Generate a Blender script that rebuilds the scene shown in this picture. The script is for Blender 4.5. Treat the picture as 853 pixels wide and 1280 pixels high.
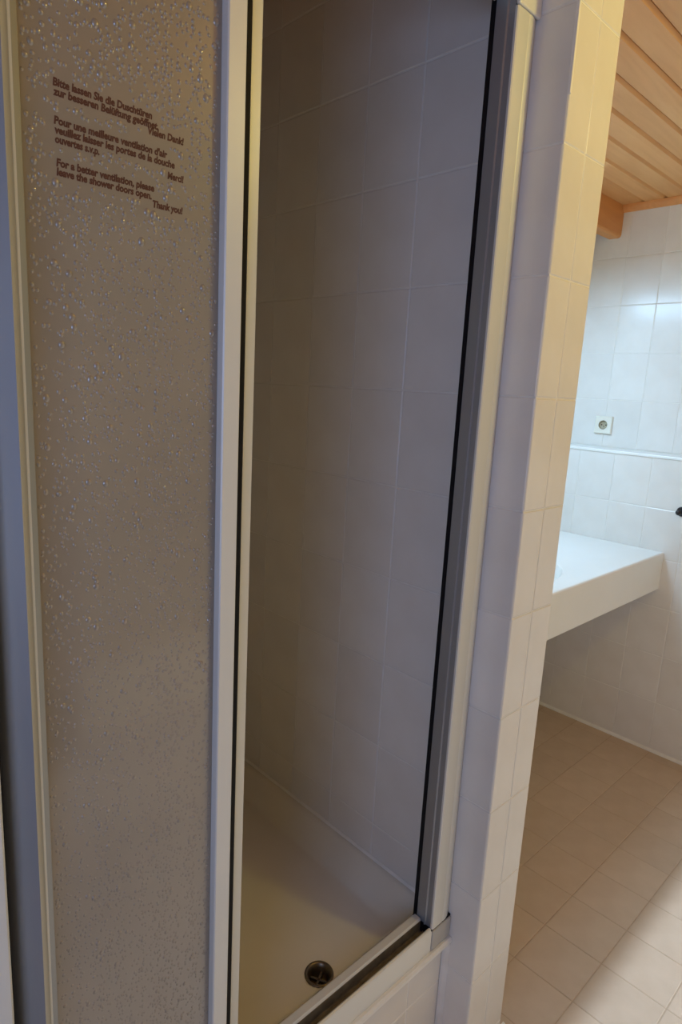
import bpy, bmesh, math, random
from mathutils import Matrix, Vector
random.seed(7)
for o in list(bpy.data.objects): bpy.data.objects.remove(o, do_unlink=True)
SC = bpy.context.scene
COL = SC.collection
FZ = 1.43                       # floor datum used when the room was measured

# ------------------------------------------------------------------ camera
cam = bpy.data.cameras.new('camera')
cam.sensor_fit = 'VERTICAL'; cam.sensor_height = 36.0
cam.lens = 794.714 * 36.0 / 1280.0
cam.clip_start = 0.02
camo = bpy.data.objects.new('camera', cam); COL.objects.link(camo)
RB = Matrix(((0.725, -0.686, 0.052), (-0.097, -0.176, -0.980), (0.682, 0.706, -0.194)))
# re-orthonormalise the measured rotation rows
r0 = Vector(RB[0]).normalized(); r2 = Vector(RB[2]); r2 = (r2 - r0 * r2.dot(r0)).normalized(); r1 = r2.cross(r0)
rows = (r0, -r1, -r2)
M = Matrix([list(r) for r in rows]).transposed().to_4x4()
M.translation = Vector((-1.001, -0.572, FZ + 0.002))
camo.matrix_world = M
SC.camera = camo

# ------------------------------------------------------------------ light
SC.view_settings.view_transform = 'Standard'
SC.view_settings.look = 'None'
SC.view_settings.gamma = 1.0
SC.view_settings.use_curve_mapping = False
SC.view_settings.exposure = 0.0
w = bpy.data.worlds.new('world'); SC.world = w; w.use_nodes = True
w.node_tree.nodes['Background'].inputs[0].default_value = (0.5, 0.7, 1.0, 1)
w.node_tree.nodes['Background'].inputs[1].default_value = 0.12

def area(name, loc, target, sx, sy, power, color):
    l = bpy.data.lights.new(name, 'AREA'); l.shape = 'RECTANGLE'; l.size = sx; l.size_y = sy
    l.energy = power; l.color = color
    o = bpy.data.objects.new(name, l); COL.objects.link(o)
    o.location = loc
    o.rotation_euler = (Vector(target) - Vector(loc)).to_track_quat('-Z', 'Y').to_euler()
    return o
def point(name, loc, r, power, color):
    l = bpy.data.lights.new(name, 'POINT'); l.shadow_soft_size = r; l.energy = power; l.color = color
    o = bpy.data.objects.new(name, l); COL.objects.link(o); o.location = loc
    return o
point('warm_room_lamp_light', (0.18, -0.68, 2.10), 0.05, 8.2, (1.0, 0.87, 0.22))
area('mirror_lamp_light', (1.05, 0.80, 1.93), (1.15, 0.72, 1.0), 0.55, 0.06, 11.5, (0.50, 0.85, 1.20))
area('window_daylight', (-1.86, -0.80, 1.35), (0.0, 0.1, 1.2), 0.7, 1.0, 8.2, (0.42, 0.57, 1.0))
area('hall_daylight', (0.62, -1.53, 1.0), (0.62, 0.0, 1.0), 1.5, 1.95, 4.4, (1.0, 0.78, 0.46))  # added warm fill across the doorway for ambient light, not a known lamp
hs = bpy.data.lights.new('hall_spot_light', 'SPOT'); hs.energy = 430; hs.color = (0.50, 0.64, 0.82)
hs.shadow_soft_size = 0.008; hs.spot_size = math.radians(75); hs.spot_blend = 0.3
hso = bpy.data.objects.new('hall_spot_light', hs); COL.objects.link(hso)
hso.location = (0.75, -1.9415, 2.60)
hso.rotation_euler = (Vector((0.7, -0.6, 0)) - Vector(hso.location)).to_track_quat('-Z', 'Y').to_euler()

# ------------------------------------------------------------------ materials
def lin(c):
    return tuple(((v / 255) / 12.92 if v / 255 <= 0.04045 else ((v / 255 + 0.055) / 1.055) ** 2.4) for v in c)
class NT:
    def __init__(s, name):
        s.m = bpy.data.materials.new(name); s.m.use_nodes = True
        s.t = s.m.node_tree; s.b = s.t.nodes['Principled BSDF']; s.out = s.t.nodes['Material Output']
    def n(s, typ, **kw):
        x = s.t.nodes.new(typ)
        for k, v in kw.items():
            if k in ('blend_type', 'operation', 'feature', 'data_type', 'distance', 'noise_dimensions', 'wave_type', 'bands_direction'): setattr(x, k, v)
            else: x.inputs[k].default_value = v
        return x
    def l(s, a, b): s.t.links.new(a, b)
    def set(s, **kw):
        for k, v in kw.items(): s.b.inputs[k.replace('_', ' ')].default_value = v
        return s
def ramp(nt, stops):
    r = nt.t.nodes.new('ShaderNodeValToRGB'); cr = r.color_ramp
    while len(cr.elements) < len(stops): cr.elements.new(0.5)
    for e, (p, c) in zip(cr.elements, stops): e.position = p; e.color = (*c, 1) if len(c) == 3 else c
    return r
def rgba(c): return (*c, 1)

def mat_varied(name, c1, c2, rough, scale=6, spec=0.5, bump=0.0, bscale=40, metallic=0.0, obj_var=0.0, coord='Object'):
    nt = NT(name); tc = nt.n('ShaderNodeTexCoord')
    no = nt.n('ShaderNodeTexNoise', Scale=scale, Detail=4.0)
    nt.l(tc.outputs[coord], no.inputs['Vector'])
    rp = ramp(nt, [(0.3, c1), (0.7, c2)]); nt.l(no.outputs['Fac'], rp.inputs['Fac'])
    col = rp.outputs['Color']
    if obj_var:
        oi = nt.n('ShaderNodeObjectInfo'); mr = nt.n('ShaderNodeMapRange', **{'To Min': 1 - obj_var, 'To Max': 1 + obj_var})
        nt.l(oi.outputs['Random'], mr.inputs['Value'])
        hv = nt.n('ShaderNodeHueSaturation'); nt.l(mr.outputs[0], hv.inputs['Value']); nt.l(col, hv.inputs['Color']); col = hv.outputs['Color']
    nt.l(col, nt.b.inputs['Base Color'])
    nt.set(Roughness=rough, Metallic=metallic); nt.b.inputs['Specular IOR Level'].default_value = spec
    if bump:
        n2 = nt.n('ShaderNodeTexNoise', Scale=bscale, Detail=3.0); nt.l(tc.outputs[coord], n2.inputs['Vector'])
        bp = nt.n('ShaderNodeBump', Strength=bump, Distance=0.002); nt.l(n2.outputs['Fac'], bp.inputs['Height']); nt.l(bp.outputs[0], nt.b.inputs['Normal'])
    return nt.m
MT = {}
MT['tile'] = mat_varied('wall_tile', lin((232, 228, 222)), lin((238, 235, 230)), 0.22, 9, 0.5, 0.12, 22, obj_var=0.025)
MT['grout'] = mat_varied('wall_grout', lin((232, 229, 222)), lin((242, 240, 235)), 0.8, 30, 0.2)
MT['floor_tile'] = mat_varied('floor_tile', lin((198, 176, 152)), lin((206, 185, 162)), 0.42, 14, 0.4, 0.25, 160, obj_var=0.03)
MT['floor_grout'] = mat_varied('floor_grout', lin((182, 160, 136)), lin((198, 176, 150)), 0.85, 40, 0.2)
MT['plaster'] = mat_varied('plaster', lin((152, 142, 130)), lin((160, 150, 138)), 0.9, 5, 0.2)
MT['alu'] = mat_varied('anodised_aluminium', lin((224, 224, 218)), lin((232, 232, 226)), 0.40, 3, 0.4, 0.05, 120, 0.10)
MT['alu_dark'] = mat_varied('grey_profile', lin((160, 163, 168)), lin((168, 172, 176)), 0.38, 3, 0.5, 0.0, 60, 0.45)
MT['liner'] = mat_varied('grimy_track_liner', lin((92, 82, 66)), lin((120, 108, 88)), 0.6, 60, 0.3)
MT['rubber'] = mat_varied('black_rubber', (0.006, 0.006, 0.008), (0.012, 0.011, 0.012), 0.7, 20, 0.2)
MT['cap'] = mat_varied('grey_plastic_cap', lin((176, 174, 172)), lin((188, 186, 182)), 0.45, 12)
MT['white_cap'] = mat_varied('white_plastic_cap', lin((236, 234, 226)), lin((242, 240, 234)), 0.3, 12)
MT['tray'] = mat_varied('tray_enamel', lin((226, 220, 206)), lin((233, 228, 216)), 0.2, 5, 0.5)
MT['sealant'] = mat_varied('sealant', lin((236, 233, 226)), lin((246, 244, 240)), 0.5, 25)
MT['ceramic'] = mat_varied('white_ceramic', lin((240, 240, 236)), lin((245, 245, 242)), 0.25, 4, 0.5)
MT['outlet'] = mat_varied('ivory_plastic', lin((236, 233, 220)), lin((240, 238, 226)), 0.35, 10)
MT['outlet_cup'] = mat_varied('ivory_plastic_cup', lin((176, 166, 138)), lin((184, 174, 146)), 0.45, 10)  # same ivory, darkened for the shade inside the socket recess
MT['black'] = mat_varied('black_metal', (0.010, 0.010, 0.014), (0.018, 0.018, 0.024), 0.3, 10)
MT['chrome'] = mat_varied('drain_chrome', lin((112, 100, 82)), lin((138, 126, 106)), 0.34, 30, 0.5, 0, 1, 0.9)
MT['print'] = mat_varied('brown_print', lin((84, 44, 36)), lin((94, 52, 44)), 0.6, 200)
def mat_wood(name, c1, c2, c3):
    nt = NT(name); tc = nt.n('ShaderNodeTexCoord'); oi = nt.n('ShaderNodeObjectInfo')
    ad = nt.n('ShaderNodeVectorMath', operation='ADD'); sc = nt.n('ShaderNodeVectorMath', operation='SCALE'); sc.inputs['Scale'].default_value = 31.0
    cx = nt.n('ShaderNodeCombineXYZ'); nt.l(oi.outputs['Random'], cx.inputs[0]); nt.l(oi.outputs['Random'], cx.inputs[1]); nt.l(cx.outputs[0], sc.inputs[0])
    nt.l(tc.outputs['Object'], ad.inputs[0]); nt.l(sc.outputs[0], ad.inputs[1])
    mp = nt.n('ShaderNodeMapping'); mp.inputs['Scale'].default_value = (1.2, 14, 14); nt.l(ad.outputs[0], mp.inputs['Vector'])
    no = nt.n('ShaderNodeTexNoise', Scale=2.2, Detail=6.0, Distortion=0.6); nt.l(mp.outputs[0], no.inputs['Vector'])
    rp = ramp(nt, [(0.25, c1), (0.55, c2), (0.8, c3)]); nt.l(no.outputs['Fac'], rp.inputs['Fac'])
    mr = nt.n('ShaderNodeMapRange', **{'To Min': 0.95, 'To Max': 1.05}); nt.l(oi.outputs['Random'], mr.inputs['Value'])
    hv = nt.n('ShaderNodeHueSaturation'); nt.l(mr.outputs[0], hv.inputs['Value']); nt.l(rp.outputs[0], hv.inputs['Color'])
    nt.l(hv.outputs[0], nt.b.inputs['Base Color']); nt.set(Roughness=0.5)
    return nt.m
MT['wood'] = mat_wood('pine_panelling', lin((216, 154, 92)), lin((226, 166, 102)), lin((232, 176, 114)))
MT['wood_dark'] = mat_wood('pine_trim', lin((210, 142, 78)), lin((220, 150, 84)), lin((226, 160, 94)))
def mat_acrylic(name='droplet_acrylic', coat_ior=1.5, coat_rough=0.10):
    nt = NT(name); tc = nt.n('ShaderNodeTexCoord')
    no = nt.n('ShaderNodeTexNoise', Scale=5.0, Detail=3.0); nt.l(tc.outputs['Object'], no.inputs['Vector'])
    rp = ramp(nt, [(0.3, lin((170, 157, 140))), (0.7, lin((180, 167, 149)))]); nt.l(no.outputs['Fac'], rp.inputs['Fac'])
    nt.l(rp.outputs[0], nt.b.inputs['Base Color'])
    nt.set(Roughness=0.35, IOR=1.45); nt.b.inputs['Transmission Weight'].default_value = 0.3
    nt.b.inputs['Coat Weight'].default_value = 1.0; nt.b.inputs['Coat Roughness'].default_value = coat_rough; nt.b.inputs['Coat IOR'].default_value = coat_ior
    return nt.m
MT['acrylic'] = mat_acrylic()
MT['droplet'] = mat_acrylic('droplet_relief', 1.95, 0.06)

# ------------------------------------------------------------------ helpers
def tag(o, label=None, cat=None, group=None, kind=None):
    if label: o['label'] = label
    if cat: o['category'] = cat; o['kind'] = 'thing'
    if group: o['group'] = group
    if kind: o['kind'] = kind
    return o
def empty(name, loc):
    o = bpy.data.objects.new(name, None); o.empty_display_size = 0.05; COL.objects.link(o); o.location = loc
    return o
def mesh_obj(name, me, parent=None, mat=None):
    o = bpy.data.objects.new(name, me); COL.objects.link(o)
    if mat and not me.materials: me.materials.append(MT[mat])
    if parent:
        o.parent = parent
        o.location = -Vector(wloc(parent))           # meshes are given in room coordinates
    return o
def wloc(o):
    v = Vector(o.location)
    while o.parent: o = o.parent; v += Vector(o.location)
    return v
def from_bm(name, bm, mat, parent=None, smooth=False):
    me = bpy.data.meshes.new(name); bmesh.ops.recalc_face_normals(bm, faces=bm.faces); bm.to_mesh(me); bm.free()
    if smooth:
        for p in me.polygons: p.use_smooth = True
    return mesh_obj(name, me, parent, mat)
def box_bm(x0, x1, y0, y1, z0, z1, bev=0.0, seg=2):
    bm = bmesh.new(); bmesh.ops.create_cube(bm, size=1)
    for v in bm.verts: v.co = ((x0 + x1) / 2 + v.co.x * (x1 - x0), (y0 + y1) / 2 + v.co.y * (y1 - y0), (z0 + z1) / 2 + v.co.z * (z1 - z0))
    if bev: bmesh.ops.bevel(bm, geom=bm.edges[:], offset=bev, segments=seg, affect='EDGES', profile=0.5)
    return bm
def box(name, mat, x0, x1, y0, y1, z0, z1, parent=None, bev=0.0):
    return from_bm(name, box_bm(x0, x1, y0, y1, z0, z1, bev), mat, parent)
def prism(name, mat, poly, axis, a, b, parent=None, smooth=False):
    """extrude a 2-D outline: axis 'z' -> poly is (x,y); axis 'x' -> poly is (y,z); axis 'y' -> poly is (x,z)"""
    bm = bmesh.new()
    def P(u, v, t): return {'z': (u, v, t), 'x': (t, u, v), 'y': (u, t, v)}[axis]
    A = [bm.verts.new(P(u, v, a)) for u, v in poly]; B = [bm.verts.new(P(u, v, b)) for u, v in poly]
    n = len(poly)
    for i in range(n): bm.faces.new((A[i], A[(i + 1) % n], B[(i + 1) % n], B[i]))
    bm.faces.new(A); bm.faces.new(B[::-1])
    o = from_bm(name, bm, mat, parent)
    if smooth:
        for p in o.data.polygons: p.use_smooth = True
        try: o.data.set_sharp_from_angle(angle=math.radians(32))
        except Exception: pass
    return o
def lathe_bm(prof, c, axis='z', n=40, bm=None):
    bm = bm or bmesh.new(); rings = []
    for r, h in prof:
        ring = []
        for k in range(n):
            a = 2 * math.pi * k / n
            p = {'z': (r * math.cos(a), r * math.sin(a), h), 'x': (h, r * math.cos(a), r * math.sin(a))}[axis]
            ring.append(bm.verts.new(Vector(c) + Vector(p)))
        rings.append(ring)
    for A, B in zip(rings, rings[1:]):
        for k in range(n): bm.faces.new((A[k], A[(k + 1) % n], B[(k + 1) % n], B[k]))
    return bm

TILES = {}
def tile_mesh(w, h, kind, mat, lift=0.0012, body=0.004, inset=0.0014):
    key = (round(w, 4), round(h, 4), kind)
    if key in TILES: return TILES[key]
    a, b = w / 2, h / 2
    V = []
    for z, i in ((-body, 0), (-lift * 0.7, 0), (0, inset)):
        V += [(-a + i, -b + i, z), (a - i, -b + i, z), (a - i, b - i, z), (-a + i, b - i, z)]
    F = [(8, 9, 10, 11)]
    for s in (0, 4):
        for k in range(4): F.append((s + k, s + (k + 1) % 4, s + 4 + (k + 1) % 4, s + 4 + k))
    me = bpy.data.meshes.new(kind); me.from_pydata(V, [], F); me.materials.append(MT[mat]); me.update()
    TILES[key] = me
    return me
def tiles(parent, origin, U, V, N, us, vs, name='tile', mat='tile', gap=0.003, tilt=0.0012, skip=None):
    """lay tiles between the joint positions us x vs; face plane passes through origin, U x V = N"""
    U, V, N, origin = Vector(U), Vector(V), Vector(N), Vector(origin)
    R = Matrix((U, V, N)).transposed()
    for i in range(len(us) - 1):
        for j in range(len(vs) - 1):
            a, b, c, d = us[i], us[i + 1], vs[j], vs[j + 1]
            if b - a < 0.012 or d - c < 0.012: continue
            if skip and skip((a + b) / 2, (c + d) / 2): continue
            me = tile_mesh(b - a - gap, d - c - gap, name, mat)
            o = bpy.data.objects.new(name, me); COL.objects.link(o); o.parent = parent
            T = Matrix.Rotation(random.uniform(-tilt, tilt), 3, 'X') @ Matrix.Rotation(random.uniform(-tilt, tilt), 3, 'Y')
            m = (R @ T).to_4x4(); m.translation = origin + U * (a + b) / 2 + V * (c + d) / 2
            o.matrix_local = m
def joints(lo, hi, ref, step):
    k0 = math.ceil((lo - ref) / step + 1e-6); r = [lo]
    x = ref + k0 * step
    while x < hi - 1e-4:
        if x - r[-1] > 0.011: r.append(x)
        x += step
    r.append(hi)
    return r
def struct(o): o['kind'] = 'structure'; return o

# ------------------------------------------------------------------ the room
CZ = 2.241; BACK = 0.92; XL = -0.871; PW = 0.147; XU = 1.83; XLOW = 1.665; LEDGE = 1.228
RX0, RY0 = -1.90, -1.50; CS = 2.36; WF = 0.0645
e = 0.0012
fl = struct(box('floor', 'floor_grout', RX0, XLOW + 0.05, RY0 - 1.2, BACK, -0.06, -e))
fx = joints(RX0, XLOW - 0.001, 0.500, 0.1575); fy = joints(RY0, BACK, 0.082, 0.1605)
tiles(fl, (0, 0, 0), (1, 0, 0), (0, 1, 0), (0, 0, 1), fx, fy, 'floor_tile', 'floor_tile', gap=0.0024,
      skip=lambda x, y: (y > 0.02 and x < PW - 0.02 and x > XL))
bm = bmesh.new()
for a in ((RX0, XU + 0.1, RY0, 0.0, CZ + 0.014, CZ + 0.07), (PW, XU + 0.1, 0.0, BACK + 0.1, CZ + 0.014, CZ + 0.07), (RX0, XL - 0.15, 0.0, 0.15, CZ + 0.014, CZ + 0.07)):
    b2 = box_bm(*a); t = bpy.data.meshes.new('t'); b2.to_mesh(t); b2.free(); bm.from_mesh(t); bpy.data.meshes.remove(t)
ce = struct(from_bm('ceiling', bm, 'wood_dark'))
struct(box('ceiling_shower', 'wood_dark', XL - 0.15, PW, 0.0, BACK + 0.1, CS + 0.0005, CS + 0.05))
zj = [0.0, 0.03] + [0.03 + 0.2 * k for k in range(1, 11)] + [CZ]
zj[-1] = CZ - 0.001

zs = zj[:-1] + [2.23, CS - 0.001]
pa = struct(box('wall_partition', 'grout', e, PW - e, e, BACK, 0, CS))
tiles(pa, (0, 0, 0), (0, -1, 0), (0, 0, 1), (-1, 0, 0), [-y for y in reversed(joints(0.0005, BACK, 0.3009, 0.1477))], zs)
tiles(pa, (0, 0, 0), (1, 0, 0), (0, 0, 1), (0, -1, 0), [0.0005, 0.0725, PW], zj)
tiles(pa, (PW, 0, 0), (0, 1, 0), (0, 0, 1), (1, 0, 0), joints(0.0005, BACK, 0.15, 0.15), zj)
# white bead on the upper part of the corner
box('corner_bead', 'sealant', -0.0012, 0.004, -0.0016, 0.004, 1.90, CZ - 0.002, pa, 0.001)

wr = struct(box('wall_right', 'grout', XU + e, XU + 0.12, RY0, BACK, 0, CZ + 0.06))
tiles(wr, (XU, 0, 0), (0, -1, 0), (0, 0, 1), (-1, 0, 0), [-y for y in reversed(joints(RY0, BACK, 0.542, 0.150))],
      [LEDGE, 1.435, 1.635, 1.835, 2.034, CZ - 0.001])
wl = struct(box('wall_right_lower', 'grout', XLOW + e, XU + e, RY0, BACK, 0, LEDGE - 0.012))
tiles(wl, (XLOW, 0, 0), (0, -1, 0), (0, 0, 1), (-1, 0, 0), [-y for y in reversed(joints(RY0, BACK, 0.557, 0.152))],
      [0.004] + [0.015 + 0.2003 * k for k in range(1, 6)] + [LEDGE - 0.010])
box('ledge_top', 'ceramic', XLOW - 0.004, XU + 0.0005, RY0, BACK, LEDGE - 0.012, LEDGE + 0.0, wl, 0.003)
wb = struct(box('wall_back', 'grout', XL - 0.15, XU + 0.1, BACK + e, BACK + 0.12, 0, CS))
tiles(wb, (0, BACK, 0), (1, 0, 0), (0, 0, 1), (0, -1, 0), joints(XL, 0, 0, 0.15), zs)
tiles(wb, (0, BACK, 0), (1, 0, 0), (0, 0, 1), (0, -1, 0), joints(PW, XU, PW, 0.15), zj)
wn = struct(box('wall_niche_left', 'grout', XL - 0.15, XL - e, WF + e, BACK, 0, CS))
tiles(wn, (XL, 0, 0), (0, 1, 0), (0, 0, 1), (1, 0, 0), joints(WF + 0.0005, BACK, 0.3009, 0.1477), zs)
wf = struct(box('wall_front', 'grout', RX0, XL - 0.15, WF + e, 0.15, 0, CZ - 0.0005))
tiles(wf, (0, WF, 0), (1, 0, 0), (0, 0, 1), (0, -1, 0), joints(RX0, XL, XL, 0.15), zj)
struct(box('wall_lintel', 'plaster', XL, -0.0005, 0.040, 0.118, 2.0795, CS))  # unseen lintel added to keep light out of the shower niche
# wall with the window, on the far left of the photographer
wz0, wz1, wy0, wy1 = 0.75, 1.95, -1.25, -0.35
bm = bmesh.new()
for (y0, y1, z0, z1) in ((RY0, wy0, 0, CZ), (wy1, 0.15, 0, CZ), (wy0, wy1, 0, wz0), (wy0, wy1, wz1, CZ)):
    b2 = box_bm(RX0 - 0.12, RX0, y0, y1, z0, z1); t = bpy.data.meshes.new('t'); b2.to_mesh(t); b2.free(); bm.from_mesh(t); bpy.data.meshes.remove(t)
struct(from_bm('wall_left', bm, 'plaster'))
# wall behind the photographer with the doorway to the hall
dx0, dx1, dz = -0.15, 1.40, 2.0
bm = bmesh.new()
for (x0, x1, z0, z1) in ((RX0 - 0.12, dx0, 0, CZ + 0.08), (dx1, XU + 0.12, 0, CZ + 0.08), (dx0, dx1, dz, CZ + 0.08)):
    b2 = box_bm(x0, x1, RY0 - 0.02, RY0, z0, z1); t = bpy.data.meshes.new('t'); b2.to_mesh(t); b2.free(); bm.from_mesh(t); bpy.data.meshes.remove(t)
struct(from_bm('wall_entrance', bm, 'plaster'))

# pine panelling: one board after another, chamfered into V joints
pj = [y for y in joints(RY0, 0.80, 0.1030, 0.0905)]
pj = [0.0 if abs(y - 0.0125) < 0.02 else y for y in pj]
for y0, y1 in zip(pj, pj[1:]):
    c = 0.0075; g = 0.0010
    prism('ceiling_plank', 'wood', [(y0 + g, CZ + 0.014), (y0 + g, CZ + c), (y0 + g + c, CZ), (y1 - g - c, CZ), (y1 - g, CZ + c), (y1 - g, CZ + 0.014)],
          'x', RX0 if y1 < 0.03 else PW, XU - 0.0, ce)
# moulding along the far wall and boxed beam in front of the back wall
rz = CZ
struct(prism('trim_1', 'wood_dark', [(XU, rz), (XU, rz - 0.027), (XU - 0.006, rz - 0.027), (XU - 0.013, rz - 0.022), (XU - 0.020, rz - 0.010), (XU - 0.022, rz - 0.003), (XU - 0.022, rz)], 'y', RY0, 0.728))
bb = CZ - 0.127
struct(prism('trim_2', 'wood_dark', [(0.729, CZ), (0.729, bb + 0.012), (0.733, bb + 0.004), (0.741, bb), (0.779, bb), (0.787, bb + 0.004), (0.79, bb + 0.012), (0.79, CZ)], 'x', PW, XU))
# sealant lines
struct(prism('trim_3', 'sealant', [(XLOW, 0), (XLOW, 0.011), (XLOW - 0.004, 0.010), (XLOW - 0.010, 0.004), (XLOW - 0.011, 0)], 'y', RY0, BACK))
struct(prism('trim_4', 'sealant', [(0, 0), (0, 0.014), (-0.006, 0.012), (-0.013, 0.005), (-0.014, 0)], 'x', 0.0, PW + 0.012))

# ------------------------------------------------------------------ tiled plinth under the tray
pf = struct(box('wall_plinth', 'grout', XL, -0.001, 0.075 + e, 0.16, 0, 0.2845))
tiles(pf, (0, 0.075, 0), (1, 0, 0), (0, 0, 1), (0, -1, 0), [XL] + [-0.115 - 0.15 * k for k in range(4, -1, -1)] + [-0.006], [0.0, 0.187, 0.283])
prism('sealant', 'sealant', [(0, 0.061), (0, 0.075), (-0.007, 0.075), (-0.006, 0.069)], 'z', 0.0, 0.281, pf)

# ------------------------------------------------------------------ shower tray
DC = (-0.252, 0.196); TZ = 0.272
tr = empty('shower_tray', (XL / 2, 0.5, 0.25))
tag(tr, 'shallow white enamel shower tray behind the sliding doors', 'shower tray')
def tray_z(x, y):
    d = min(-x, x - XL, BACK - y, y - 0.112)
    dx = math.hypot(x - DC[0], y - DC[1])
    base = TZ + 0.018 * min(1, dx / 0.7)
    rim = 0.342
    if d < 0.006: z = rim
    else:
        t = min(1, (d - 0.006) / 0.055); t = t * t * (3 - 2 * t); z = rim * (1 - t) + base * t
    if dx < 0.0285: z = base - 0.045 if dx < 0.0245 else base - 0.003
    return z
def spaced(lo, hi, c):
    xs = [lo, lo + 0.004]
    x = lo + 0.010
    while x < hi - 0.008:
        xs.append(x)
        d = abs(x - c)
        x += 0.0022 if d < 0.034 else (0.006 if (x - lo < 0.07 or hi - x < 0.07 or d < 0.05) else 0.016)
    xs += [hi - 0.004, hi]
    return xs
gx = spaced(XL + 0.001, -0.001, DC[0]); gy = spaced(0.1142, BACK - 0.001, DC[1])
bm = bmesh.new(); G = [[bm.verts.new((x, y, tray_z(x, y))) for y in gy] for x in gx]
for i in range(len(gx) - 1):
    for j in range(len(gy) - 1): bm.faces.new((G[i][j], G[i + 1][j], G[i + 1][j + 1], G[i][j + 1]))
from_bm('tray_basin', bm, 'tray', tr, True)
prism('tray_rim', 'sealant', [(0.110, 0.302), (0.060, 0.302), (0.0565, 0.298), (0.0565, 0.291), (0.061, 0.285), (0.070, 0.281), (0.0765, 0.2795), (0.0765, 0.284), (0.110, 0.284)], 'x', XL + 0.001, -0.0005, tr, True)
prism('wall_sealant', 'sealant', [(-0.0005, 0.340), (-0.0005, 0.348), (-0.002, 0.347), (-0.005, 0.3425), (-0.0055, 0.340)], 'y', 0.116, BACK - 0.002, tr)
prism('wall_sealant', 'sealant', [(BACK - 0.0005, 0.340), (BACK - 0.0005, 0.352), (BACK - 0.003, 0.350), (BACK - 0.009, 0.340)], 'x', XL + 0.002, -0.002, tr)
zb = TZ
dr = from_bm('drain', lathe_bm([(0.0295, zb + 0.0005), (0.0290, zb + 0.0026), (0.0262, zb + 0.0034), (0.0238, zb + 0.0022), (0.0200, zb - 0.004), (0.0180, zb - 0.012), (0.0175, zb - 0.034), (0.0, zb - 0.036)], (DC[0], DC[1], 0)), 'chrome', tr, True)
bm = bmesh.new()
for a in (0.5, 0.5 + math.pi / 2):
    b2 = box_bm(-0.0175, 0.0175, -0.0022, 0.0022, -0.003, 0.003); b2.transform(Matrix.Translation((DC[0], DC[1], zb - 0.015)) @ Matrix.Rotation(a, 4, 'Z'))
    t = bpy.data.meshes.new('t'); b2.to_mesh(t); b2.free(); bm.from_mesh(t); bpy.data.meshes.remove(t)
from_bm('drain_cross', bm, 'chrome', dr)

# ------------------------------------------------------------------ shower door frame
TOP = 2.02; TT = 2.040
fr = empty('shower_door_frame', (XL / 2, 0.09, 0.30))
tag(fr, 'silver aluminium frame lining the shower opening', 'door frame')
def mirror(poly, xm): return [(xm - x, y) for x, y in poly][::-1]
# right jamb: wide front face with a quarter-round towards the wall, deep side with a rib
rj = prism('jamb', 'alu', [(-0.0008, 0.120), (-0.0008, 0.0745), (-0.004, 0.0715), (-0.010, 0.0685), (-0.018, 0.0664), (-0.027, 0.0655), (-0.0295, 0.0663), (-0.032, 0.0655), (-0.061, 0.0655), (-0.0635, 0.0672),
      (-0.0635, 0.071), (-0.045, 0.071), (-0.045, 0.120)], 'z', 0.3535, TOP, fr, True)
prism('side_channel', 'alu_dark', [(-0.0456, 0.0715), (-0.0625, 0.0715), (-0.0625, 0.0830), (-0.0648, 0.0850), (-0.0650, 0.0872), (-0.0625, 0.0890), (-0.0622, 0.1080), (-0.0595, 0.1095), (-0.0456, 0.1095)], 'z', 0.3535, TOP + 0.055, rj, True)
prism('seal', 'rubber', [(-0.044, 0.1097), (-0.0605, 0.1097), (-0.0665, 0.1130), (-0.0660, 0.1150), (-0.044, 0.1170)], 'z', 0.350, TOP + 0.055, rj)
# left jamb: wall strip, dark gap, inner profile slanted to catch the window light
lj = prism('jamb', 'alu', [(XL + 0.0008, 0.120), (XL + 0.0008, 0.070), (XL + 0.006, 0.0665), (XL + 0.029, 0.0655), (XL + 0.0315, 0.068), (XL + 0.0315, 0.120)], 'z', 0.3535, TOP, fr, True)
prism('seal', 'rubber', [(XL + 0.0317, 0.118), (XL + 0.0317, 0.0800), (XL + 0.0355, 0.0800), (XL + 0.0355, 0.118)], 'z', 0.3535, TOP, lj)  # black strip standing in for the shade in the gap
arc = [(XL + 0.0357 + 0.0265 * t, 0.0930 - 0.0305 * t) for t in [k / 10 for k in range(11)]] + [(XL + 0.0627, 0.0640)]
prism('inner_profile', 'alu_dark', [(XL + 0.0357, 0.118)] + arc + [(XL + 0.0627, 0.118)], 'z', 0.3535, TOP, lj, True)  # darker aluminium copy, used to dim this face
# bottom track: outer rail, ribbed channel, inner rail
prism('bottom_track', 'alu', [(0.0655, 0.302), (0.0655, 0.349), (0.068, 0.354), (0.0715, 0.3555), (0.0745, 0.353), (0.0755, 0.349), (0.0755, 0.330), (0.0825, 0.329), (0.0835, 0.337), (0.0865, 0.337), (0.0875, 0.329),
      (0.0955, 0.330), (0.0955, 0.3565), (0.098, 0.3605), (0.1110, 0.3605), (0.1135, 0.358), (0.1135, 0.302)], 'x', XL + 0.062, -0.0645, fr, True)
prism('track_liner', 'liner', [(0.0757, 0.3302), (0.0757, 0.3330), (0.0820, 0.3322), (0.0828, 0.3380), (0.0872, 0.3380), (0.0880, 0.3322), (0.0925, 0.3330), (0.0940, 0.3350), (0.0945, 0.3552), (0.0954, 0.3556), (0.0954, 0.3302)], 'x', XL + 0.063, -0.0660, fr)  # thin dark brown strip added to darken the channel and inner rail face
prism('top_track', 'alu', [(0.0655, TT + 0.055), (0.0655, TT + 0.004), (0.068, TT), (0.0735, TT), (0.0755, TT + 0.004), (0.0755, TT + 0.03), (0.0955, TT + 0.03), (0.0955, TT + 0.004), (0.098, TT), (0.1115, TT), (0.1135, TT + 0.004), (0.1135, TT + 0.055)],
      'x', XL + 0.062, -0.0645, fr, True)
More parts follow.
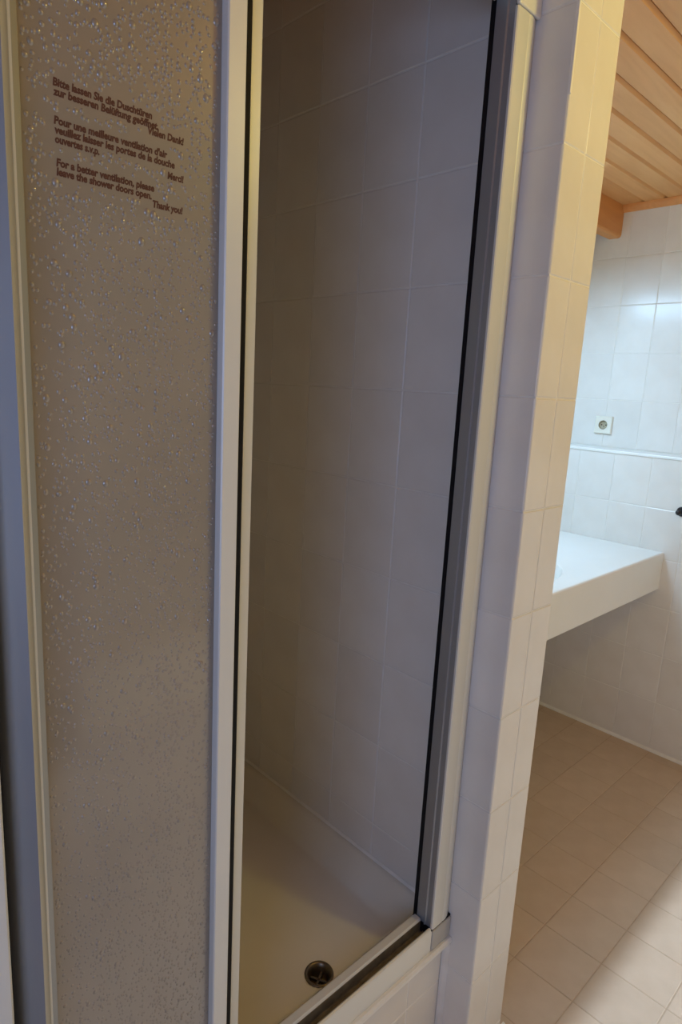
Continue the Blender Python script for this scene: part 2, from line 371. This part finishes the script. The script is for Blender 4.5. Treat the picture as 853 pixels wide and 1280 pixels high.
def cap(name, mat, x0, x1, z0, z1, y1=0.119):
    return from_bm(name, box_bm(x0, x1, 0.0635, y1, z0, z1, 0.003, 3), mat, fr, False)
cap('corner_cap', 'cap', -0.0632, -0.0006, 0.303, 0.3500)
cap('corner_cap', 'cap', XL + 0.0006, XL + 0.0612, 0.303, 0.3500)
cap('corner_cap', 'white_cap', -0.0632, -0.0006, TOP + 0.002, TOP + 0.058, 0.0712)
cap('corner_cap', 'white_cap', XL + 0.0006, XL + 0.0612, TOP + 0.002, TOP + 0.058, 0.0712)

for xa, xb, xc in ((-0.0640, -0.0010, -0.0655), (XL + 0.0010, XL + 0.0615, XL + 0.0605)):
    cs = box('joint_seal', 'rubber', xa, xb, 0.0668, 0.118, 0.3490, 0.3540, fr)  # black filler put in so the gaps around the caps read dark
    box('joint_seal', 'rubber', xc, xc + 0.0030, 0.0664, 0.112, 0.3035, 0.3530, fr)
# ------------------------------------------------------------------ sliding doors
def text_mesh(name, lines, size, parent, y):
    """lines: (string, x_start, baseline_z, target_width)"""
    bm = bmesh.new()
    for s, x, z, wd in lines:
        cu = bpy.data.curves.new('txt', 'FONT'); cu.body = s; cu.size = 1.0; cu.offset = 0.048; cu.shear = 0.12; cu.resolution_u = 3
        ob = bpy.data.objects.new('txt', cu); COL.objects.link(ob)
        dg = bpy.context.evaluated_depsgraph_get(); me = bpy.data.meshes.new_from_object(ob.evaluated_get(dg))
        bpy.data.objects.remove(ob); bpy.data.curves.remove(cu)
        xs = [v.co.x for v in me.vertices]; k = wd / (max(xs) - min(xs)); x0 = min(xs)
        for v in me.vertices: v.co = (x + (v.co.x - x0) * k, y, z + v.co.y * size)
        bm.from_mesh(me); bpy.data.meshes.remove(me)
    me = bpy.data.meshes.new(name); bm.to_mesh(me); bm.free()
    return mesh_obj(name, me, parent, 'print')
DZ0, DZ1 = 0.340, 2.035
d1 = empty('sliding_shower_door', (-0.68, 0.085, DZ0))
tag(d1, 'front shower door of droplet patterned acrylic with printed ventilation notice', 'shower door', 'sliding shower doors')
prism('stile', 'alu', [(-0.8066, 0.094), (-0.8066, 0.0772), (-0.8050, 0.0752), (-0.8010, 0.0748), (-0.7995, 0.0738), (-0.7972, 0.0738), (-0.7966, 0.0760), (-0.7966, 0.094)], 'z', DZ0, DZ1, d1, True)
prism('stile', 'alu', [(-0.5795, 0.094), (-0.5795, 0.0762), (-0.5780, 0.0748), (-0.5565, 0.0748), (-0.5550, 0.0762), (-0.5550, 0.094)], 'z', DZ0, DZ1, d1, True)
prism('rail', 'alu', [(0.0765, DZ0), (0.0765, DZ0 + 0.032), (0.0780, DZ0 + 0.034), (0.0945, DZ0 + 0.034), (0.0945, DZ0)], 'x', -0.7964, -0.5797, d1)
prism('rail', 'alu', [(0.0765, DZ1), (0.0765, DZ1 - 0.032), (0.0780, DZ1 - 0.034), (0.0945, DZ1 - 0.034), (0.0945, DZ1)], 'x', -0.7964, -0.5797, d1)
gp = box('glass_panel', 'acrylic', -0.7964, -0.5797, 0.0870, 0.0895, DZ0 + 0.034, DZ1 - 0.034, d1)
gp['label'] = 'translucent acrylic with raised droplets and brown lettering'
prism('seal', 'alu_dark', [(-0.7964, 0.0869), (-0.7964, 0.0855), (-0.7880, 0.0862), (-0.7876, 0.0869)], 'z', DZ0 + 0.034, DZ1 - 0.034, d1)
TEXT_BOXES = ((-0.760, -0.652, 1.678, 1.696), (-0.667, -0.624, 1.671, 1.682), (-0.760, -0.634, 1.646, 1.664), (-0.760, -0.715, 1.638, 1.648), (-0.645, -0.624, 1.635, 1.644), (-0.760, -0.658, 1.610, 1.628), (-0.662, -0.625, 1.602, 1.613))
def droplets(parent, n, x0, x1, z0, z1, y, seed):
    rnd = random.Random(seed); V = []; F = []; N = 9; cells = {}
    streams = [(rnd.uniform(x0, x1), rnd.uniform(0.2, 1.0)) for _ in range(26)]
    made = 0; tries = 0
    while made < n and tries < n * 12:
        tries += 1
        z = z0 + (z1 - z0) * rnd.random()
        if rnd.random() < 0.45:
            sx, _ = streams[rnd.randrange(len(streams))]; x = sx + rnd.gauss(0, 0.0018)
        else: x = rnd.uniform(x0, x1)
        top = (z - z0) / (z1 - z0)
        r = rnd.uniform(0.0012, 0.0018) * (1.0 + 0.45 * top)
        if rnd.random() < 0.10: r *= 1.6
        if not (x0 + r < x < x1 - r): continue
        if any(ax - r < x < bx_ + r and az - r < z < bz + r for ax, bx_, az, bz in TEXT_BOXES): continue
        key = (int(x / 0.006), int(z / 0.006)); ok = True
        for dx in (-1, 0, 1):
            for dz in (-1, 0, 1):
                for (px, pz, pr) in cells.get((key[0] + dx, key[1] + dz), ()):
                    if (px - x) ** 2 + (pz - z) ** 2 < (0.85 * (pr + r)) ** 2: ok = False
        if not ok: continue
        cells.setdefault(key, []).append((x, z, r)); made += 1
        h = r * rnd.uniform(0.42, 0.62); b = len(V); st = rnd.uniform(1.0, 1.35)
        for rr, hh in ((1.0, 0.0), (0.80, 0.52), (0.45, 0.88)):
            for k in range(N):
                a = 2 * math.pi * k / N
                V.append((x + r * rr * math.cos(a), y - h * hh, z + r * rr * math.sin(a) * st))
        V.append((x, y - h, z))
        for lv in (0, 1):
            for k in range(N): F.append((b + lv * N + k, b + lv * N + (k + 1) % N, b + (lv + 1) * N + (k + 1) % N, b + (lv + 1) * N + k))
        for k in range(N): F.append((b + 2 * N + k, b + 2 * N + (k + 1) % N, b + 3 * N))
    me = bpy.data.meshes.new('droplet_relief'); me.from_pydata(V, [], F); me.update()
    for p in me.polygons: p.use_smooth = True
    o = mesh_obj('droplet_relief', me, parent, 'droplet'); o['kind'] = 'stuff'
    return o
droplets(gp, 6000, -0.787, -0.5805, 0.42, 1.98, 0.0871, 3)
prism('groove_seal', 'rubber', [(-0.5549, 0.094), (-0.5549, 0.0880), (-0.5390, 0.0900), (-0.5385, 0.0935), (-0.5400, 0.094)], 'z', DZ0, DZ1, d1)  # black strip added to darken the gap between the two doors
ty = 0.0868; S = 0.0094
text_mesh('lettering', [('Bitte lassen Sie die Duscht\u00fcren', -0.759, 1.688, 0.098), ('zur besseren Bel\u00fcftung ge\u00f6ffnet.', -0.759, 1.680, 0.105), ('Vielen Dank!', -0.666, 1.6735, 0.041)], S, gp, ty)
text_mesh('lettering', [("Pour une meilleure ventilation d'air", -0.759, 1.656, 0.115), ('veuillez laisser les portes de la douche', -0.7585, 1.648, 0.123), ('ouvertes s.v.p.', -0.7585, 1.640, 0.042), ('Merci!', -0.644, 1.6365, 0.019)], S, gp, ty)
text_mesh('lettering', [('For a better ventilation, please', -0.758, 1.620, 0.099), ('leave the shower doors open.', -0.758, 1.612, 0.096), ('Thank you!', -0.661, 1.605, 0.035)], S, gp, ty)
d2 = empty('sliding_shower_door', (-0.65, 0.107, DZ0))
tag(d2, 'rear shower door mostly hidden behind the front door, only its slim edge profile showing', 'shower door', 'sliding shower doors')
prism('stile', 'alu', [(-0.5322, 0.118), (-0.5322, 0.1012), (-0.5314, 0.1000), (-0.5175, 0.1000), (-0.5160, 0.1015), (-0.5160, 0.118)], 'z', DZ0 + 0.005, DZ1, d2, True)
prism('stile', 'alu', [(-0.7900, 0.118), (-0.7900, 0.1015), (-0.7710, 0.1015), (-0.7710, 0.118)], 'z', DZ0 + 0.005, DZ1, d2)
prism('rail', 'alu', [(0.1000, DZ0 + 0.005), (0.1000, DZ0 + 0.037), (0.1165, DZ0 + 0.037), (0.1165, DZ0 + 0.005)], 'x', -0.7708, -0.5324, d2)
prism('rail', 'alu', [(0.1000, DZ1), (0.1000, DZ1 - 0.034), (0.1165, DZ1 - 0.034), (0.1165, DZ1)], 'x', -0.7708, -0.5324, d2)
box('glass_panel', 'acrylic', -0.7708, -0.5324, 0.1090, 0.1115, DZ0 + 0.037, DZ1 - 0.034, d2)

# ------------------------------------------------------------------ washbasin counter
CT, CB, CY = 0.846, 0.694, 0.309
wc = empty('washbasin_counter', (1.0, 0.6, CB))
tag(wc, 'white washbasin counter reaching from behind the partition to the far tiled wall', 'washbasin')
cx, cy, rx, ry = 0.86, 0.555, 0.27, 0.18
bm = bmesh.new(); n = 64
outer = []
x0, x1, y0, y1 = PW + 0.003, XLOW - 0.0005, CY, BACK - 0.003
def onrect(a):
    c, s = math.cos(a), math.sin(a); k = 1e9
    if c > 1e-9: k = min(k, (x1 - cx) / c)
    if c < -1e-9: k = min(k, (x0 - cx) / c)
    if s > 1e-9: k = min(k, (y1 - cy) / s)
    if s < -1e-9: k = min(k, (y0 - cy) / s)
    return (cx + c * k, cy + s * k)
angs = sorted([2 * math.pi * k / n for k in range(n)] + [math.atan2(yy - cy, xx - cx) % (2 * math.pi) for xx in (x0, x1) for yy in (y0, y1)])
def inset(p, d): return (min(max(p[0], x0 + d), x1 - d), min(max(p[1], y0 + d), y1 - d))
loops = []
for kind in ('in_low', 'in', 'o_top', 'o_mid', 'o_edge', 'o_bot'):
    L = []
    for a in angs:
        pi_ = (cx + rx * math.cos(a), cy + ry * math.sin(a)); po = onrect(a)
        if kind == 'in_low': q = (cx + (rx - 0.003) * math.cos(a), cy + (ry - 0.003) * math.sin(a), CT - 0.006)
        elif kind == 'in': q = (*pi_, CT)
        elif kind == 'o_top': q = (*inset(po, 0.006), CT)
        elif kind == 'o_mid': q = (*inset(po, 0.002), CT - 0.002)
        elif kind == 'o_edge': q = (*po, CT - 0.006)
        else: q = (*po, CB)
        L.append(bm.verts.new(q))
    loops.append(L)
m = len(angs)
for A, B in zip(loops, loops[1:]):
    for k in range(m): bm.faces.new((A[k], A[(k + 1) % m], B[(k + 1) % m], B[k]))
bm.faces.new(loops[-1])
from_bm('countertop', bm, 'ceramic', wc)
bm = bmesh.new(); prof = [(1.0, 0.0), (0.985, -0.006), (0.95, -0.03), (0.86, -0.075), (0.66, -0.108), (0.35, -0.122), (0.06, -0.126)]
rings = [[bm.verts.new((cx + rx * s * math.cos(2 * math.pi * k / 48), cy + ry * s * math.sin(2 * math.pi * k / 48), CT - 0.0005 + h)) for k in range(48)] for s, h in prof]
for A, B in zip(rings, rings[1:]):
    for k in range(48): bm.faces.new((A[k], A[(k + 1) % 48], B[(k + 1) % 48], B[k]))
bm.faces.new(rings[-1])
from_bm('basin', bm, 'ceramic', wc, True)

# ------------------------------------------------------------------ power outlet
oy, oz = 0.696, FZ - 0.1065
po = empty('power_outlet', (XU, oy, oz))
tag(po, 'square ivory wall socket with round recess above the tiled ledge', 'power outlet')
bm = bmesh.new(); hs_ = 0.0385; nn = 40; angs = [2 * math.pi * k / nn + math.pi / 4 for k in range(nn)]
def sq(a, h):
    c, s = math.cos(a), math.sin(a); k = h / max(abs(c), abs(s)); return c * k, s * k
lp = []
for kind, x in (('sq', XU - 0.0002), ('sq', XU - 0.0085), ('sq2', XU - 0.0115), ('ci', XU - 0.0115), ('ci2', XU - 0.0108)):
    L = []
    for a in angs:
        if kind == 'sq': u, v = sq(a, hs_)
        elif kind == 'sq2': u, v = sq(a, hs_ - 0.003)
        else: r = 0.0205 if kind == 'ci' else 0.0198; u, v = r * math.cos(a), r * math.sin(a)
        L.append(bm.verts.new((x, oy + u, oz + v)))
    lp.append(L)
for A, B in zip(lp, lp[1:]):
    for k in range(nn): bm.faces.new((A[k], A[(k + 1) % nn], B[(k + 1) % nn], B[k]))
from_bm('cover_plate', bm, 'outlet', po)
cu = from_bm('socket_cup', lathe_bm([(0.0198, XU - 0.0108), (0.0192, XU - 0.0020), (0.0188, XU - 0.0012), (0.0, XU - 0.0012)], (0, oy, oz), 'x'), 'outlet_cup', po, True)
for s in (-1, 1):
    from_bm('contact_hole', lathe_bm([(0.0030, XU - 0.0016), (0.0, XU - 0.0018)], (0, oy + s * 0.0095, oz), 'x', 12), 'black', cu)
    box('earth_clip', 'chrome', XU - 0.0095, XU - 0.0015, oy - 0.0035, oy + 0.0035, oz + s * 0.0178 - 0.0009, oz + s * 0.0178 + 0.0009, cu)
from_bm('screw', lathe_bm([(0.0028, XU - 0.0013), (0.0026, XU - 0.0030), (0.0, XU - 0.0032)], (0, oy, oz - 0.006), 'x', 14), 'chrome', cu)

# ------------------------------------------------------------------ black wall fitting at the right edge
hk = empty('wall_hook', (XLOW, 0.268, 1.020))
tag(hk, 'small black fitting on the far tiled wall at the right edge', 'wall hook')
from_bm('mounting_plate', lathe_bm([(0.019, XLOW - 0.0003), (0.019, XLOW - 0.004), (0.0165, XLOW - 0.006), (0.0, XLOW - 0.006)], (0, 0.268, 1.020), 'x', 28), 'black', hk, False)
from_bm('peg', lathe_bm([(0.0065, XLOW - 0.005), (0.006, XLOW - 0.032), (0.0095, XLOW - 0.036), (0.0105, XLOW - 0.041), (0.0085, XLOW - 0.046), (0.0, XLOW - 0.047)], (0, 0.268, 1.020), 'x', 20), 'black', hk, True)
